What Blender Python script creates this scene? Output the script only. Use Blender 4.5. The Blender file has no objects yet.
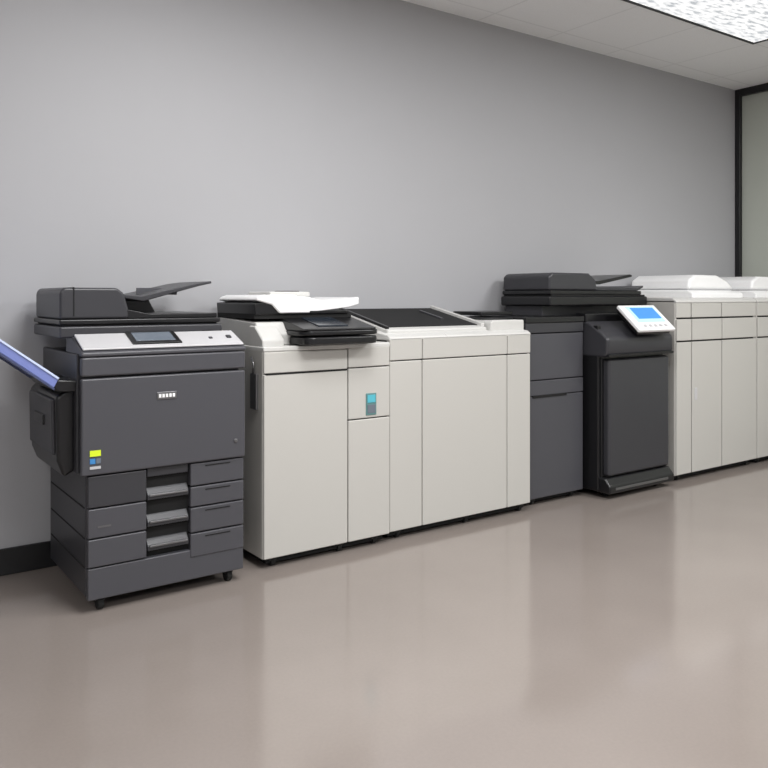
import bpy, bmesh, math
from mathutils import Vector, Matrix
S=bpy.context.scene
S.view_settings.view_transform='Standard'
S.view_settings.look='None'

def s2l(c):
    return tuple(((v/255)/12.92 if v/255<=0.04045 else ((v/255+0.055)/1.055)**2.4) for v in c)

def mat(name,rgb,rough=0.5,metal=0.0,noise=0.03,nscale=60,bump=0.0,emit=None,estr=0,coat=0.0,spec=0.5):
    m=bpy.data.materials.new(name); m.use_nodes=True
    nt=m.node_tree; b=nt.nodes['Principled BSDF']
    c=s2l(rgb)
    tc=nt.nodes.new('ShaderNodeTexCoord')
    n=nt.nodes.new('ShaderNodeTexNoise'); n.inputs['Scale'].default_value=nscale; n.inputs['Detail'].default_value=3
    nt.links.new(tc.outputs['Object'],n.inputs['Vector'])
    mx=nt.nodes.new('ShaderNodeMix'); mx.data_type='RGBA'
    mx.inputs['A'].default_value=(*[v*(1-noise) for v in c],1)
    mx.inputs['B'].default_value=(*[min(1,v*(1+noise)) for v in c],1)
    nt.links.new(n.outputs['Fac'],mx.inputs['Factor'])
    nt.links.new(mx.outputs['Result'],b.inputs['Base Color'])
    b.inputs['Roughness'].default_value=rough; b.inputs['Metallic'].default_value=metal
    b.inputs['Coat Weight'].default_value=coat
    b.inputs['Specular IOR Level'].default_value=spec
    if bump>0:
        bp=nt.nodes.new('ShaderNodeBump'); bp.inputs['Strength'].default_value=bump; bp.inputs['Distance'].default_value=0.002
        nt.links.new(n.outputs['Fac'],bp.inputs['Height']); nt.links.new(bp.outputs['Normal'],b.inputs['Normal'])
    if emit:
        b.inputs['Emission Color'].default_value=(*s2l(emit),1); b.inputs['Emission Strength'].default_value=estr
    return m

DARK=mat('charcoal_plastic',(71,71,76),0.38,bump=.12,nscale=400)
DARK2=mat('charcoal_plastic_dark',(53,53,57),0.38,bump=.12,nscale=400)
BLACK=mat('black_plastic',(22,22,24),0.3)
VOID=mat('seam_black',(8,8,9),0.8)
GRAY=mat('warm_grey_panel',(186,184,179),0.38,bump=.04,nscale=400)
LGRAY=mat('light_grey_panel',(200,199,196),0.38)
WHITE=mat('white_plastic',(240,240,240),0.35)
SILV=mat('silver_panel',(190,189,191),0.38)
RUB=mat('rubber',(14,14,14),0.7)
LCD=mat('lcd_dark',(38,44,52),0.15)
LCDG=mat('lcd_grey',(100,108,118),0.2,emit=(120,128,136),estr=.08)
BLUE=mat('screen_blue',(70,130,215),0.2,emit=(70,135,225),estr=.55)
SKY=mat('screen_light',(170,205,240),0.2,emit=(170,205,240),estr=.5)
TEAL=mat('label_teal',(90,128,128),0.4)
TEAL2=mat('display_teal',(80,165,180),0.3,emit=(80,165,180),estr=.2)
YEL=mat('sticker_yellow',(205,225,40),0.5,emit=(205,225,40),estr=.15)  # faint glow put into the sticker colour; not a light source
BLU2=mat('sticker_blue',(60,130,190),0.5)
TRAYB=mat('tray_blue',(120,132,190),0.3)
TRAYD=mat('tray_edge',(70,78,110),0.3)
METAL=mat('metal',(130,130,132),0.35,metal=.9)
PAPER=mat('paper_pale_blue',(200,212,242),0.7)

def empty(name,loc):
    e=bpy.data.objects.new(name,None); S.collection.objects.link(e); e.location=loc
    e.empty_display_size=.1
    return e
def finish(bm,p,name,m,bev,seg=2,smooth=False):
    bmesh.ops.recalc_face_normals(bm,faces=bm.faces)
    me=bpy.data.meshes.new(name); 
    off=Vector(p.location) if p else Vector((0,0,0))
    for v in bm.verts: v.co-=off
    bm.to_mesh(me); bm.free()
    me.materials.append(m)
    o=bpy.data.objects.new(name,me); S.collection.objects.link(o)
    if p: o.parent=p
    if bev>0:
        b=o.modifiers.new('bevel','BEVEL'); b.width=bev; b.segments=seg; b.limit_method='ANGLE'; b.angle_limit=math.radians(35)
        b.harden_normals=True
        for f in me.polygons: f.use_smooth=True
    return o
def prism(p,name,pts,ext,m,bev=.004,seg=2):
    bm=bmesh.new()
    a=[bm.verts.new(q) for q in pts]; b=[bm.verts.new(Vector(q)+Vector(ext)) for q in pts]
    bm.faces.new(a); bm.faces.new(b[::-1]); n=len(a)
    for i in range(n):
        j=(i+1)%n; bm.faces.new((a[i],b[i],b[j],a[j]))
    return finish(bm,p,name,m,bev,seg)
def box(p,name,x0,x1,y0,y1,z0,z1,m,bev=.004,seg=2):
    return prism(p,name,[(x0,y0,z0),(x1,y0,z0),(x1,y1,z0),(x0,y1,z0)],(0,0,z1-z0),m,bev,seg)
def px(p,name,poly,x0,x1,m,bev=.004,seg=2):   # (y,z) profile
    return prism(p,name,[(x0,a,b) for a,b in poly],(x1-x0,0,0),m,bev,seg)
def py(p,name,poly,y0,y1,m,bev=.004,seg=2):   # (x,z) profile
    return prism(p,name,[(a,y0,b) for a,b in poly],(0,y1-y0,0),m,bev,seg)
def rr(x0,x1,y0,y1,r,n=6):
    out=[]
    for cx,cy,a0 in ((x1-r,y0+r,-90),(x1-r,y1-r,0),(x0+r,y1-r,90),(x0+r,y0+r,180)):
        for i in range(n+1):
            a=math.radians(a0+90*i/n); out.append((cx+r*math.cos(a),cy+r*math.sin(a)))
    return out
def slab(p,name,x0,x1,y0,y1,z0,z1,r,m,bev=.004,seg=3):
    return prism(p,name,[(a,b,z0) for a,b in rr(x0,x1,y0,y1,r)],(0,0,z1-z0),m,bev,seg)
def frame(p,name,x0,x1,y0,y1,z0,z1,w,m,zb=None):
    zb=z1 if zb is None else zb
    def zt(y): return z1+(zb-z1)*(y-y0)/(y1-y0)
    bm=bmesh.new()
    O=[(x0,y0),(x1,y0),(x1,y1),(x0,y1)]; I=[(x0+w,y0+w),(x1-w,y0+w),(x1-w,y1-w),(x0+w,y1-w)]
    ob=[bm.verts.new((x,y,z0)) for x,y in O]; ot=[bm.verts.new((x,y,zt(y))) for x,y in O]
    ib=[bm.verts.new((x,y,z0)) for x,y in I]; it=[bm.verts.new((x,y,zt(y))) for x,y in I]
    for i in range(4):
        j=(i+1)%4
        bm.faces.new((ob[i],ob[j],ot[j],ot[i])); bm.faces.new((ot[i],ot[j],it[j],it[i]))
        bm.faces.new((it[i],it[j],ib[j],ib[i])); bm.faces.new((ib[i],ib[j],ob[j],ob[i]))
    return finish(bm,p,name,m,.003,2)
def cyl(p,name,c,r,h,axis,m,n=24,bev=.002):
    bm=bmesh.new(); bmesh.ops.create_cone(bm,cap_ends=True,segments=n,radius1=r,radius2=r,depth=h)
    R={'x':Matrix.Rotation(math.pi/2,4,'Y'),'y':Matrix.Rotation(math.pi/2,4,'X'),'z':Matrix()}[axis]
    bmesh.ops.transform(bm,matrix=Matrix.Translation(c)@R,verts=bm.verts)
    return finish(bm,p,name,m,bev)
def caster(p,i,x,y,top,r=.022):
    cyl(p,f'caster_wheel_{i}',(x,y,r),r,.022,'x',RUB)
    box(p,f'caster_fork_{i}',x-.018,x+.018,y-.016,y+.016,r*1.3,top+.01,BLACK,.003)
def panel(p,name,x0,x1,z0,z1,yf,m,g=.0025,t=.03,bev=.005):
    return box(p,name,x0+g,x1-g,yf,yf+t,z0+g,z1-g,m,bev,3)
def tube(p,name,pts,r,m):
    cu=bpy.data.curves.new(name,'CURVE'); cu.dimensions='3D'; cu.bevel_depth=r; cu.bevel_resolution=3
    sp=cu.splines.new('BEZIER'); sp.bezier_points.add(len(pts)-1)
    for b,q in zip(sp.bezier_points,pts):
        b.co=Vector(q)-Vector(p.location); b.handle_left_type=b.handle_right_type='AUTO'
    cu.materials.append(m)
    o=bpy.data.objects.new(name,cu); S.collection.objects.link(o); o.parent=p
    return o

# ------------------------------------------------------------------ room
WY=3.75; RX=6.29; LX=-3.2; FY=-3.5; CZ=2.944
wallm=mat('wall_paint',(172,172,175),0.55,noise=.012,nscale=3)
def room_box(name,*a): 
    return box(None,name,*a[:6],a[6],0)
fm=bpy.data.materials.new('polished_floor'); fm.use_nodes=True
nt=fm.node_tree; b=nt.nodes['Principled BSDF']; tc=nt.nodes.new('ShaderNodeTexCoord')
n1=nt.nodes.new('ShaderNodeTexNoise'); n1.inputs['Scale'].default_value=1.4; n1.inputs['Detail'].default_value=6
n2=nt.nodes.new('ShaderNodeTexNoise'); n2.inputs['Scale'].default_value=90; n2.inputs['Detail'].default_value=2
nt.links.new(tc.outputs['Object'],n1.inputs['Vector']); nt.links.new(tc.outputs['Object'],n2.inputs['Vector'])
cr=nt.nodes.new('ShaderNodeValToRGB')
cr.color_ramp.elements[0].position=.3; cr.color_ramp.elements[0].color=(*s2l((135,126,120)),1)
cr.color_ramp.elements[1].position=.7; cr.color_ramp.elements[1].color=(*s2l((142,133,127)),1)
nt.links.new(n1.outputs['Fac'],cr.inputs['Fac'])
mx=nt.nodes.new('ShaderNodeMix'); mx.data_type='RGBA'; mx.blend_type='OVERLAY'; mx.inputs['Factor'].default_value=.05
nt.links.new(cr.outputs['Color'],mx.inputs['A']); nt.links.new(n2.outputs['Fac'],mx.inputs['B'])
nt.links.new(mx.outputs['Result'],b.inputs['Base Color'])
mr=nt.nodes.new('ShaderNodeMapRange'); mr.inputs['To Min'].default_value=.08; mr.inputs['To Max'].default_value=.17
nt.links.new(n1.outputs['Fac'],mr.inputs['Value']); nt.links.new(mr.outputs['Result'],b.inputs['Roughness'])
b.inputs['IOR'].default_value=1.8
room_box('floor',LX-.1,RX+1.6,FY-.1,WY+.1,-.1,0,fm)
cm=bpy.data.materials.new('ceiling_tiles'); cm.use_nodes=True
nt=cm.node_tree; b=nt.nodes['Principled BSDF']; tc=nt.nodes.new('ShaderNodeTexCoord')
sx=nt.nodes.new('ShaderNodeSeparateXYZ'); nt.links.new(tc.outputs['Object'],sx.inputs[0])
def lines(out,off):
    a=nt.nodes.new('ShaderNodeMath'); a.operation='ADD'; a.inputs[1].default_value=-off+60*.61; nt.links.new(out,a.inputs[0])
    d=nt.nodes.new('ShaderNodeMath'); d.operation='MODULO'; d.inputs[1].default_value=.61; nt.links.new(a.outputs[0],d.inputs[0])
    c=nt.nodes.new('ShaderNodeMath'); c.operation='LESS_THAN'; c.inputs[1].default_value=.014; nt.links.new(d.outputs[0],c.inputs[0])
    return c.outputs[0]
l1=lines(sx.outputs['X'],5.22-.007); l2=lines(sx.outputs['Y'],2.98-.007)
mxx=nt.nodes.new('ShaderNodeMath'); mxx.operation='MAXIMUM'; nt.links.new(l1,mxx.inputs[0]); nt.links.new(l2,mxx.inputs[1])
nz=nt.nodes.new('ShaderNodeTexNoise'); nz.inputs['Scale'].default_value=120; nt.links.new(tc.outputs['Object'],nz.inputs['Vector'])
m0=nt.nodes.new('ShaderNodeMix'); m0.data_type='RGBA'; m0.inputs['A'].default_value=(*s2l((232,232,232)),1); m0.inputs['B'].default_value=(*s2l((244,244,244)),1)
nt.links.new(nz.outputs['Fac'],m0.inputs['Factor'])
m1=nt.nodes.new('ShaderNodeMix'); m1.data_type='RGBA'; m1.inputs['B'].default_value=(*s2l((226,226,226)),1)
nt.links.new(mxx.outputs[0],m1.inputs['Factor']); nt.links.new(m0.outputs['Result'],m1.inputs['A']); nt.links.new(m1.outputs['Result'],b.inputs['Base Color'])
b.inputs['Roughness'].default_value=.9
room_box('ceiling',LX-.1,RX+1.6,FY-.1,WY+.1,CZ,CZ+.1,cm)
room_box('wall_back',LX-.1,RX+1.6,WY,WY+.1,0,CZ,wallm)
room_box('wall_left',LX-.1,LX,FY,WY,0,CZ,wallm)
room_box('wall_front',LX-.1,RX+1.6,FY-.1,FY,0,CZ,wallm)
corr=mat('corridor_paint',(190,193,184),0.7)
room_box('wall_right',RX+1.5,RX+1.6,FY,WY,0,CZ,corr)
FRM=mat('window_frame_black',(20,20,22),0.4)
w=empty('window_1',(RX,0,0))
box(w,'frame_jamb_back',RX,RX+.08,WY-.045,WY-.001,0.001,CZ-.001,FRM,.004)
box(w,'frame_head',RX,RX+.08,FY+.01,WY-.045,CZ-.06,CZ-.001,FRM,.004)
box(w,'frame_sill',RX,RX+.08,FY+.01,WY-.045,0.001,.1,FRM,.004)
for i,yy in enumerate((2.0,.4,-1.2,-2.8)):
    box(w,f'mullion_{i+1}',RX+.01,RX+.07,yy-.025,yy+.025,.1,CZ-.06,FRM,.004)
fg=bpy.data.materials.new('frosted_glass'); fg.use_nodes=True
b=fg.node_tree.nodes['Principled BSDF']; b.inputs['Base Color'].default_value=(*s2l((196,200,190)),1); b.inputs['Roughness'].default_value=.25
b.inputs['Transmission Weight'].default_value=.15
box(w,'glass_pane',RX+.035,RX+.045,FY+.02,WY-.046,.1,CZ-.06,fg,0)
box(None,'baseboard_back',LX,RX-.002,WY-.014,WY-.0005,0.0005,.115,mat('baseboard_vinyl',(26,26,28),.45),.003)

# ------------------------------------------------------------------ ceiling lights
em=bpy.data.materials.new('prismatic_diffuser'); em.use_nodes=True
nt=em.node_tree; b=nt.nodes['Principled BSDF']; tc=nt.nodes.new('ShaderNodeTexCoord')
mp=nt.nodes.new('ShaderNodeMapping'); mp.inputs['Scale'].default_value=(5,16,1)
v=nt.nodes.new('ShaderNodeTexNoise'); v.inputs['Scale'].default_value=2.4; v.inputs['Detail'].default_value=8
nt.links.new(tc.outputs['Object'],mp.inputs[0]); nt.links.new(mp.outputs[0],v.inputs['Vector'])
cr=nt.nodes.new('ShaderNodeValToRGB'); cr.color_ramp.elements[0].position=.36; cr.color_ramp.elements[0].color=(.42,.45,.48,1)
cr.color_ramp.elements[1].position=.53; cr.color_ramp.elements[1].color=(1,1,1,1)
nt.links.new(v.outputs['Fac'],cr.inputs['Fac']); nt.links.new(cr.outputs['Color'],b.inputs['Emission Color'])
b.inputs['Emission Strength'].default_value=.95; b.inputs['Base Color'].default_value=(.3,.3,.3,1)
def troffer(x0,x1,y0,y1,power):
    e=empty('ceiling_light',((x0+x1)/2,(y0+y1)/2,CZ))
    frame(e,'trim_frame',x0,x1,y0,y1,CZ-.014,CZ-.001,.022,FRM)
    box(e,'diffuser',x0+.022,x1-.022,y0+.022,y1-.022,CZ-.009,CZ-.002,em,0)
    if power:
        L=bpy.data.lights.new('lamp','AREA'); L.shape='RECTANGLE'; L.size=x1-x0-.06; L.size_y=y1-y0-.06; L.energy=power; L.color=(1,1,1)
        o=bpy.data.objects.new('lamp',L); S.collection.objects.link(o); o.parent=e; o.location=(0,0,-.02)
troffer(2.79,5.22,2.37,2.98,0)
troffer(.96,2.18,1.76,2.37,40)  # unseen fixture, added to wash more light onto the back wall
for x in (-1.48,1.57,4.62):
    troffer(x-.61,x+.61,.54,1.15,{-1.48:36,1.57:62,4.62:86}[x])
for x in (-1.48,1.57,4.62):
    troffer(x-.61,x+.61,-1.9,-1.29,50)

# ------------------------------------------------------------------ machine 1 : charcoal copier
p=empty('photocopier',(1.13,3.4,0))
F=3.08
box(p,'lower_core',.825,1.455,F+.03,3.66,.06,.53,VOID,.006)
box(p,'side_lower_left',.82,.84,F+.02,3.66,.065,.53,DARK2,.005)
box(p,'side_lower_right',1.445,1.465,F+.02,3.66,.065,.53,DARK2,.005)
for k,(a,b_) in enumerate(((.40,.525),(.285,.40),(.175,.285))):
    panel(p,f'drawer_left_{k+1}',.822,1.05,a,b_,F,DARK2 if k==0 else DARK)
for k,(a,b_) in enumerate(((.43,.525),(.345,.43),(.24,.345),(.14,.24))):
    panel(p,f'drawer_right_{k+1}',1.225,1.465,a,b_,F,DARK)
panel(p,'drawer_base',.822,1.465,.05,.175 ,F+.004,DARK)
for k,z in enumerate((.40,.285,.175)):
    box(p,f'side_groove_{k}',.8185,.83,F+.03,3.64,z-.003,z+.003,VOID,0)
for k,z in enumerate((.20,.295,.40)):
    px(p,f'bay_shelf_{k}',[(F+.005,z),(F+.005,z+.018),(F+.03,z+.045),(F+.05,z+.045),(F+.05,z)],1.053,1.222,DARK2,.003)
    box(p,f'bay_lip_{k}',1.06,1.215,F-.002,F+.012,z+.014,z+.022,METAL,.002)
box(p,'bay_top',1.053,1.222,F+.012,F+.05,.49,.525,DARK2,.003)
box(p,'upper_core',.80,1.455,F+.03,3.67,.525,.98,DARK2,.008)
panel(p,'front_door',.795,1.468,.525,.895,F-.01,DARK,bev=.008)
panel(p,'front_top_band',.795,1.468,.898,.975,F-.012,DARK,bev=.008)
box(p,'side_upper_left',.79,.81,F+.03,3.66,.53,.985,DARK2,.006)
py(p,'duplex_door',[(.80,.54),(.755,.515),(.73,.58),(.725,.82),(.755,.845),(.80,.855)],3.15,3.60,BLACK,.015,3)
py(p,'duplex_door_skin',[(.735,.60),(.719,.60),(.716,.81),(.735,.82)],3.18,3.57,DARK2,.006)
box(p,'duplex_handle',.711,.723,3.30,3.46,.70,.74,BLACK,.004)
# bypass tray: wide, flat, pulled-out blue tray with paper
py(p,'bypass_tray',[(.715,.870),(.725,.886),(.44,1.100),(.432,1.084)],3.13,3.50,TRAYB,.004)
py(p,'bypass_paper',[(.715,.898),(.715,.902),(.47,1.086),(.468,1.082)],3.16,3.46,PAPER,.001)
py(p,'bypass_edge_1',[(.712,.862),(.728,.894),(.44,1.110),(.428,1.078)],3.118,3.13,TRAYB,.003)
py(p,'bypass_edge_3',[(.712,.853),(.713,.862),(.428,1.078),(.426,1.070)],3.114,3.134,TRAYD,.001)
py(p,'bypass_edge_4',[(.726,.892),(.73,.899),(.444,1.113),(.44,1.107)],3.114,3.134,PAPER,.001)
py(p,'bypass_edge_2',[(.712,.862),(.728,.894),(.44,1.110),(.428,1.078)],3.50,3.512,TRAYD,.003)
py(p,'bypass_hinge',[(.80,.84),(.80,.885),(.725,.892),(.705,.872),(.725,.845)],3.12,3.52,BLACK,.008)
# control console
px(p,'console_base',[(F-.012,.975),(3.30,.975),(3.30,1.045),(F+.13,1.045),(F-.012,.990)],.798,1.468,DARK,.006,3)
px(p,'console_top',[(F+.0,.998),(F+.125,1.048),(F+.125,1.056),(F+.0,1.006)],.805,1.462,SILV,.003)
def onc(name,x0,x1,t0,t1,m,h=.003):
    y0=F+.125*t0; y1=F+.125*t1; z0=1.006+.05*t0; z1=1.006+.05*t1
    px(p,name,[(y0,z0-.002),(y1,z1-.002),(y1,z1+h),(y0,z0+h)],x0,x1,m,.001)
onc('lcd_bezel',1.0,1.20,.15,.98,BLACK,.006); onc('lcd',1.02,1.18,.3,.88,LCDG,.007)
onc('mode_key',1.33,1.345,.4,.5,DARK2,.004)
onc('start_key',1.41,1.43,.4,.55,DARK2,.006)
box(p,'power_switch',1.33,1.38,F+.135,F+.16,1.045,1.062,RUB,.003)
# scanner
box(p,'scanner_body',.755,1.425,3.215,3.67,1.04,1.085,DARK2,.008,3)
box(p,'scanner_gap',.77,1.405,3.23,3.66,1.085,1.105,VOID,.003)
box(p,'scanner_rim',.755,1.42,3.22,3.67,1.092,1.112,BLACK,.006)
# ADF
py(p,'adf_hump',[(.76,1.112),(.76,1.22),(.775,1.237),(.98,1.237),(1.01,1.215),(1.035,1.112)],3.235,3.655,DARK2,.012,4)
box(p,'adf_cover_seam',.81,.814,3.233,3.656,1.125,1.2385,VOID,0)
py(p,'adf_output',[(1.02,1.112),(1.02,1.15),(1.12,1.13),(1.41,1.132),(1.41,1.112)],3.235,3.655,BLACK,.004)
py(p,'adf_input_tray',[(.99,1.20),(.99,1.215),(1.09,1.205),(1.34,1.262),(1.40,1.270),(1.40,1.260),(1.34,1.247),(1.10,1.182)],3.27,3.64,DARK2,.004)
py(p,'adf_tray_support',[(1.07,1.12),(1.07,1.185),(1.22,1.215),(1.27,1.12)],3.60,3.65,BLACK,.004)
box(p,'adf_guide',1.12,1.30,3.42,3.43,1.21,1.24,DARK,.002)
box(p,'logo_plate',1.085,1.165,F-.0135,F-.008,.795,.825,METAL,.002)
for i in range(5): box(p,f'logo_letter_{i}',1.091+i*.014,1.101+i*.014,F-.0155,F-.012,.803,.817,WHITE,.001)
box(p,'sticker_1',.828,.868,F-.0125,F-.009,.60,.622,YEL,.0)
box(p,'sticker_2',.828,.848,F-.0125,F-.009,.572,.592,BLU2,.0)
box(p,'sticker_3',.851,.868,F-.0125,F-.009,.572,.592,LCDG,.0)
box(p,'sticker_4',.828,.868,F-.0125,F-.009,.552,.562,SILV,.0)
cyl(p,'keylock',(1.42,F-.012,.60),.008,.006,'y',METAL)
box(p,'size_label',.86,.91,F-.001,F+.004,.325,.332,METAL,0)
for i in range(4): box(p,f'drawer_pull_{i}',1.29,1.40,F-.002,F+.004,(.508,.41,.325,.22)[i],(.512,.414,.329,.224)[i],VOID,0)
k=0
for x in (.88,1.41):
    for y in (F+.05,3.58):
        k+=1; caster(p,k,x,y,.06,.027)

# ------------------------------------------------------------------ machine 2 : grey copier
p=empty('photocopier',(1.93,3.4,0)); F=3.14
X0,X1,X2=1.585,2.025,2.268
box(p,'core',X0+.008,X2-.004,F+.012,3.69,.045,.96,VOID,.004)
box(p,'side_left',X0,X0+.02,F+.01,3.69,.045,.965,GRAY,.006)
panel(p,'front_door',X0,X1,.045,.860,F,GRAY)
panel(p,'front_band',X0,X1,.860,.960,F,GRAY)
panel(p,'column_lower',X1,X2,.045,.62,F,GRAY)
panel(p,'column_upper',X1,X2,.62,.865,F,GRAY)
panel(p,'column_band',X1,X2,.865,.965,F,GRAY)
box(p,'status_display',2.125,2.185,F-.004,F+.005,.635,.74,TEAL,.003)
box(p,'status_display_top',2.132,2.178,F-.006,F,.695,.732,TEAL2,.001)
box(p,'status_display_low',2.132,2.178,F-.006,F,.645,.685,LCDG,.001)
box(p,'top_cover',X0,X2,F+.0,3.69,.958,.980,LGRAY,.006,3)
box(p,'front_seam',X0+.01,X1-.01,F-.0015,F+.01,.856,.861,VOID,0)
box(p,'plinth_shade',X0+.03,X2-.02,F+.04,3.66,.015,.05,VOID,.002)  # dark base block, also stands in for the contact shadow underneath
px(p,'scanner_base',[(3.22,.98),(3.21,1.03),(3.25,1.085),(3.68,1.105),(3.68,.98)],1.60,2.14,LGRAY,.008,3)
px(p,'scanner_left_step',[(3.16,.975),(3.16,1.01),(3.24,1.07),(3.3,1.07),(3.3,.975)],1.59,1.70,LGRAY,.008,3)
box(p,'scanner_gap',1.60,2.12,3.26,3.67,1.10,1.125,VOID,.002)
py(p,'adf_lower',[(1.60,1.12),(1.595,1.172),(1.66,1.178),(1.78,1.14),(2.10,1.14),(2.10,1.12)],3.25,3.67,BLACK,.006,3)
py(p,'adf_hump',[(1.68,1.165),(1.60,1.185),(1.61,1.20),(1.64,1.21),(1.80,1.21),(1.88,1.17),(1.88,1.125),(1.72,1.125)],3.24,3.66,WHITE,.008,4)
py(p,'adf_tray',[(1.74,1.13),(1.80,1.205),(1.88,1.20),(1.94,1.182),(2.10,1.192),(2.16,1.200),(2.16,1.165),(2.10,1.15),(1.92,1.13)],3.25,3.66,WHITE,.006,3)
box(p,'adf_cover',1.74,1.96,3.38,3.62,1.20,1.226,LGRAY,.009,3)
slab(p,'adf_window',1.83,1.93,3.42,3.52,1.224,1.230,.02,BLACK,.002)
slab(p,'console_lower',1.755,2.15,3.05,3.30,.985,1.02,.05,BLACK,.008)
slab(p,'console_mid',1.74,2.165,3.06,3.34,1.026,1.05,.06,BLACK,.008)
px(p,'console_tray',[(3.06,1.05),(3.06,1.058),(3.38,1.125),(3.40,1.115),(3.38,1.05)],1.74,2.13,BLACK,.006,3)
px(p,'console_screen',[(3.10,1.064),(3.10,1.072),(3.26,1.105),(3.26,1.095)],1.84,2.0,LCD,.002)
box(p,'side_bracket',1.572,1.587,3.19,3.25,.70,.86,METAL,.004)
tube(p,'side_cable',[(1.575,3.22,.86),(1.565,3.20,.90),(1.575,3.24,.93)],.005,METAL)
k=0
for x in (1.65,2.0,2.2):
    for y in (F+.05,3.62):
        k+=1; caster(p,k,x,y,.045,.02)

# ------------------------------------------------------------------ finisher with open top tray
p=empty('copier_finisher',(2.8,3.4,0)); F=3.155
A0,A1,A2,A3=2.274,2.48,3.07,3.25
box(p,'core',A0+.008,A3-.004,F+.012,3.69,.045,.97,VOID,.004)
box(p,'side_left',A0,A0+.02,F+.01,3.69,.05,.975,GRAY,.006)
box(p,'side_right',A3-.02,A3,F+.01,3.69,.05,1.0,GRAY,.006)
for nm,a,b_ in (('left',A0,A1),('centre',A1,A2),('right',A2,A3)):
    panel(p,f'door_{nm}',a,b_,.045,.885,F,GRAY)
    panel(p,f'band_{nm}',a,b_,.885,1.0,F-.002,GRAY)
def cover(x0,x1,zf,zb,name,m):
    px(p,name,[(F-.002,.985),(F-.002,zf),(F+.02,zf+.012),(3.69,zb),(3.69,.985)],x0,x1,m,.006,3)
cover(A0,A1+.16,1.0,1.08,'cover_left',LGRAY)
cover(A1+.16,A3,1.0,1.08,'cover_right',LGRAY)
px(p,'tray_base',[(3.22,1.0),(3.22,1.035),(3.68,1.128),(3.68,1.0)],2.31,2.98,LGRAY,.008,3)
px(p,'tray_well',[(3.27,1.04),(3.27,1.049),(3.685,1.135),(3.685,1.10)],2.335,2.955,VOID,.002)
px(p,'tray_lip_left',[(3.24,1.03),(3.24,1.052),(3.69,1.146),(3.69,1.10)],2.315,2.335,BLACK,.003)
px(p,'tray_lip_right',[(3.24,1.03),(3.24,1.058),(3.69,1.150),(3.69,1.10)],2.955,2.98,LGRAY,.004)
px(p,'tray_stop',[(3.40,1.07),(3.40,1.085),(3.6,1.126),(3.6,1.10)],2.8,2.82,DARK2,.003)
py(p,'right_pod',[(2.99,1.0),(2.99,1.062),(3.01,1.072),(3.245,1.072),(3.245,1.0)],3.2,3.68,LGRAY,.008,3)
slab(p,'right_pod_slot',3.01,3.235,3.27,3.66,1.07,1.082,.02,BLACK,.003)
k=0
for x in (2.35,2.8,3.2):
    for y in (F+.05,3.62):
        k+=1; caster(p,k,x,y,.045,.02)
box(p,'plinth_shade',A0+.02,A3-.02,F+.04,3.66,.015,.05,VOID,.002)  # black base, doubles as painted shade under the finisher

# ------------------------------------------------------------------ dark copier (scanner top)
p=empty('photocopier',(3.52,3.45,0)); F=3.21
D0,D1=3.262,3.755
box(p,'core',D0+.006,D1-.004,F+.012,3.69,.04,1.04,VOID,.004)
box(p,'side_left',D0,D0+.02,F+.01,3.69,.04,1.05,DARK2,.006)
panel(p,'door_lower',D0,D1,.04,.63,F,DARK)
panel(p,'band_middle',D0,D1,.63,.72,F-.002,DARK)
panel(p,'door_upper',D0,D1,.72,.99,F,DARK)
panel(p,'band_top',D0,D1,.99,1.055,F-.004,DARK2)
box(p,'door_handle_gap',D0+.06,D1-.15,F-.004,F+.005,.62,.634,VOID,0)
box(p,'top_deck',D0-.0,D1,3.20,3.69,1.05,1.085,BLACK,.006)
slab(p,'side_shelf',3.10,3.36,3.40,3.66,1.093,1.115,.02,BLACK,.005)
box(p,'plinth_shade',D0+.03,D1-.02,F+.04,3.66,.015,.045,VOID,.002)  # near-black base filling the gap as contact shadow
box(p,'scanner_pedestal',3.56,4.40,3.36,3.68,1.083,1.15,DARK2,.006)
box(p,'scanner_body',3.53,4.46,3.27,3.69,1.145,1.205,BLACK,.012,3)
box(p,'scanner_gap',3.55,4.44,3.28,3.68,1.205,1.215,VOID,0)
box(p,'scanner_lid',3.54,4.40,3.275,3.685,1.215,1.24,BLACK,.006)
py(p,'adf_hump',[(3.54,1.24),(3.54,1.325),(3.57,1.347),(3.90,1.347),(3.96,1.31),(3.98,1.24)],3.285,3.68,DARK2,.014,4)
py(p,'adf_input_tray',[(3.95,1.285),(3.95,1.302),(4.01,1.30),(4.33,1.348),(4.35,1.345),(4.35,1.332),(4.03,1.28)],3.31,3.67,BLACK,.004)
py(p,'adf_output_tray',[(3.97,1.24),(3.97,1.26),(4.38,1.26),(4.44,1.275),(4.44,1.262),(4.38,1.24)],3.29,3.68,DARK2,.004)
box(p,'adf_tray_post',4.14,4.22,3.60,3.66,1.255,1.315,BLACK,.004)
k=0
for x in (3.36,3.69):
    for y in (F+.05,3.62):
        k+=1; caster(p,k,x,y,.04,.018)

# ------------------------------------------------------------------ touchscreen printer
p=empty('touchscreen_printer',(4.1,3.4,0)); F=3.07
E0,E1=3.78,4.41
box(p,'side_left',E0,E0+.03,F+.05,3.69,.04,1.03,BLACK,.008)
box(p,'core',E0+.02,E1-.01,F+.04,3.69,.04,1.0,BLACK,.006)
box(p,'front_door',E0+.04,E1,F,F+.06,.13,.83,DARK2,.018,4)
px(p,'base_foot',[(F-.03,.035),(F-.03,.08),(F+.01,.125),(F+.2,.125),(F+.2,.035)],E0+.01,E1+.01,BLACK,.012,4)
box(p,'base_strip',E0+.06,E1-.06,F-.033,F-.02,.055,.07,METAL,.002)
px(p,'head',[(F-.005,.84),(F-.025,.87),(F-.025,.955),(F+.02,.99),(F+.12,1.05),(3.68,1.07),(3.68,.84)],E0-.005,E1+.005,DARK2,.018,4)
px(p,'head_trim',[(F-.03,.845),(F-.032,.86),(F+.3,.86),(F+.3,.845)],E0,E1,BLACK,.003)
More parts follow.
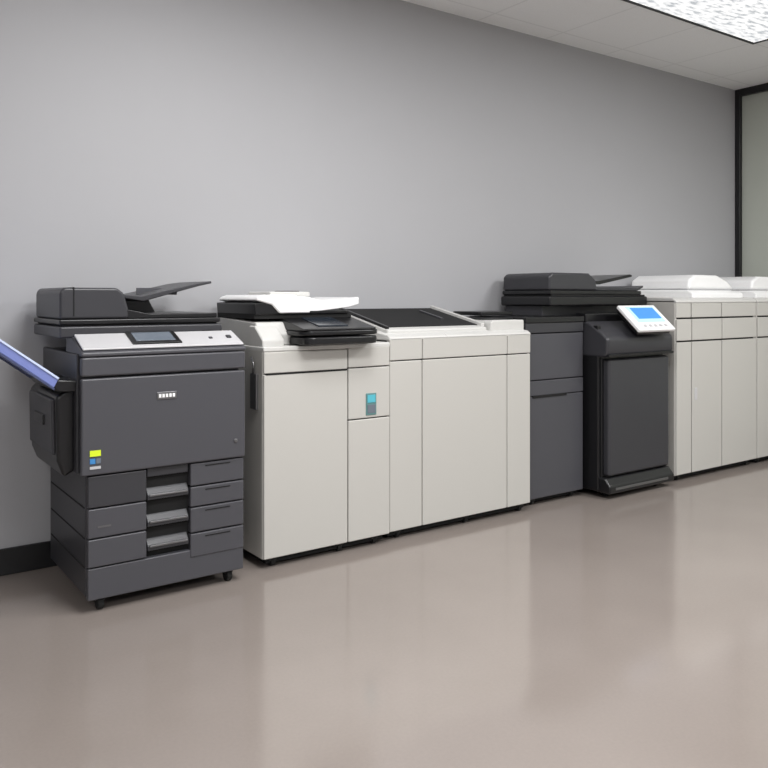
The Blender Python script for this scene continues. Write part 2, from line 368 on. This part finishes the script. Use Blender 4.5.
box(p,'head_back',E0+.0,E1-.05,F+.14,3.3,1.04,1.10,BLACK,.01,3)
def cp(name,x0,x1,t0,t1,m,h0,h1,bev=.004):
    dy,dz=.15,.135; n=Vector((0,-dz,dy)).normalized()
    a=Vector((0,2.985+dy*t0,1.0+dz*t0)); b2=Vector((0,2.985+dy*t1,1.0+dz*t1))
    q=[a+n*h0,b2+n*h0,b2+n*h1,a+n*h1]
    px(p,name,[(v.y,v.z) for v in q],x0,x1,m,bev,3)
cp('panel_shell',3.98,4.335,-.05,1.05,WHITE,-.012,.012,.008)
cp('panel_back',4.0,4.32,0,1,BLACK,-.04,-.011,.008)
cp('screen_bezel',4.03,4.30,.28,.96,SKY,.010,.014,.001)
cp('screen',4.06,4.285,.42,.9,BLUE,.012,.016,.001)
for i in range(5): cp(f'panel_key_{i}',4.05+i*.05,4.075+i*.05,.08,.17,SILV,.011,.015,.001)
box(p,'panel_arm',4.10,4.22,3.04,3.2,.985,1.06,BLACK,.008)
k=0
for x in (3.86,4.34):
    for y in (F+.06,3.62):
        k+=1; caster(p,k,x,y,.04,.018)

# ------------------------------------------------------------------ right grey copiers
def grey_tower(cols,lidx):
    p=empty('photocopier',((cols[0]+cols[-1])/2,3.4,0)); F=3.09
    a,z=cols[0],cols[-1]
    box(p,'core',a+.008,z-.006,F+.016,3.69,.04,1.17,VOID,.004)
    box(p,'side_left',a,a+.02,F+.01,3.69,.04,1.18,GRAY,.006)
    box(p,'side_right',z-.02,z,F+.01,3.69,.04,1.18,GRAY,.006)
    for i in range(len(cols)-1):
        panel(p,f'door_{i+1}',cols[i],cols[i+1],.04,.91,F,GRAY,g=.005)
        panel(p,f'band_{i+1}',cols[i],cols[i+1],.91,1.06,F-.002,GRAY,g=.005)
        panel(p,f'upper_{i+1}',cols[i],cols[i+1],1.06,1.165,F+.002,GRAY,g=.005)
    px(p,'top_deck',[(F,1.16),(F,1.175),(F+.03,1.195),(3.69,1.21),(3.69,1.16)],a,z,LGRAY,.008,3)
    l0,l1=lidx
    px(p,'lid_base',[(F+.04,1.19),(F+.04,1.225),(F+.08,1.245),(3.68,1.25),(3.68,1.19)],l0-.05,l1,WHITE,.01,4)
    box(p,'lid_gap',l0+.02,l1-.02,F+.12,3.67,1.245,1.262,SILV,0)
    py(p,'lid_shell',[(l0+.0,1.255),(l0+.01,1.32),(l0+.08,1.352),(l1-.22,1.352),(l1-.10,1.315),(l1-.01,1.255)],F+.10,3.67,WHITE,.02,5)
    box(p,'door_handle',cols[1]+.03,cols[1]+.06,F-.003,F+.01,.52,.60,SILV,.003)
    box(p,'plinth_shade',a+.03,z-.03,F+.04,3.66,.015,.045,VOID,.002)  # dark base, its black colour deepens the shadow below the tower
    k=0
    for xx in (a+.07,z-.07):
        for y in (F+.05,3.62):
            k+=1; caster(p,k,xx,y,.04,.018)
grey_tower((4.51,4.68,5.03,5.462),(4.80,5.36))
grey_tower((5.475,5.85,6.17),(5.58,6.14))

# ------------------------------------------------------------------ camera
cam=bpy.data.cameras.new('camera'); co=bpy.data.objects.new('camera',cam); S.collection.objects.link(co)
co.location=(0,0,1.2); co.rotation_euler=(math.radians(90),0,math.radians(-35.4))
cam.sensor_width=36; cam.lens=37.27; cam.shift_y=-.1133; cam.clip_start=.05
S.camera=co
W=bpy.data.worlds.new('world'); S.world=W; W.use_nodes=True
W.node_tree.nodes['Background'].inputs[0].default_value=(.8,.85,.9,1); W.node_tree.nodes['Background'].inputs[1].default_value=.3
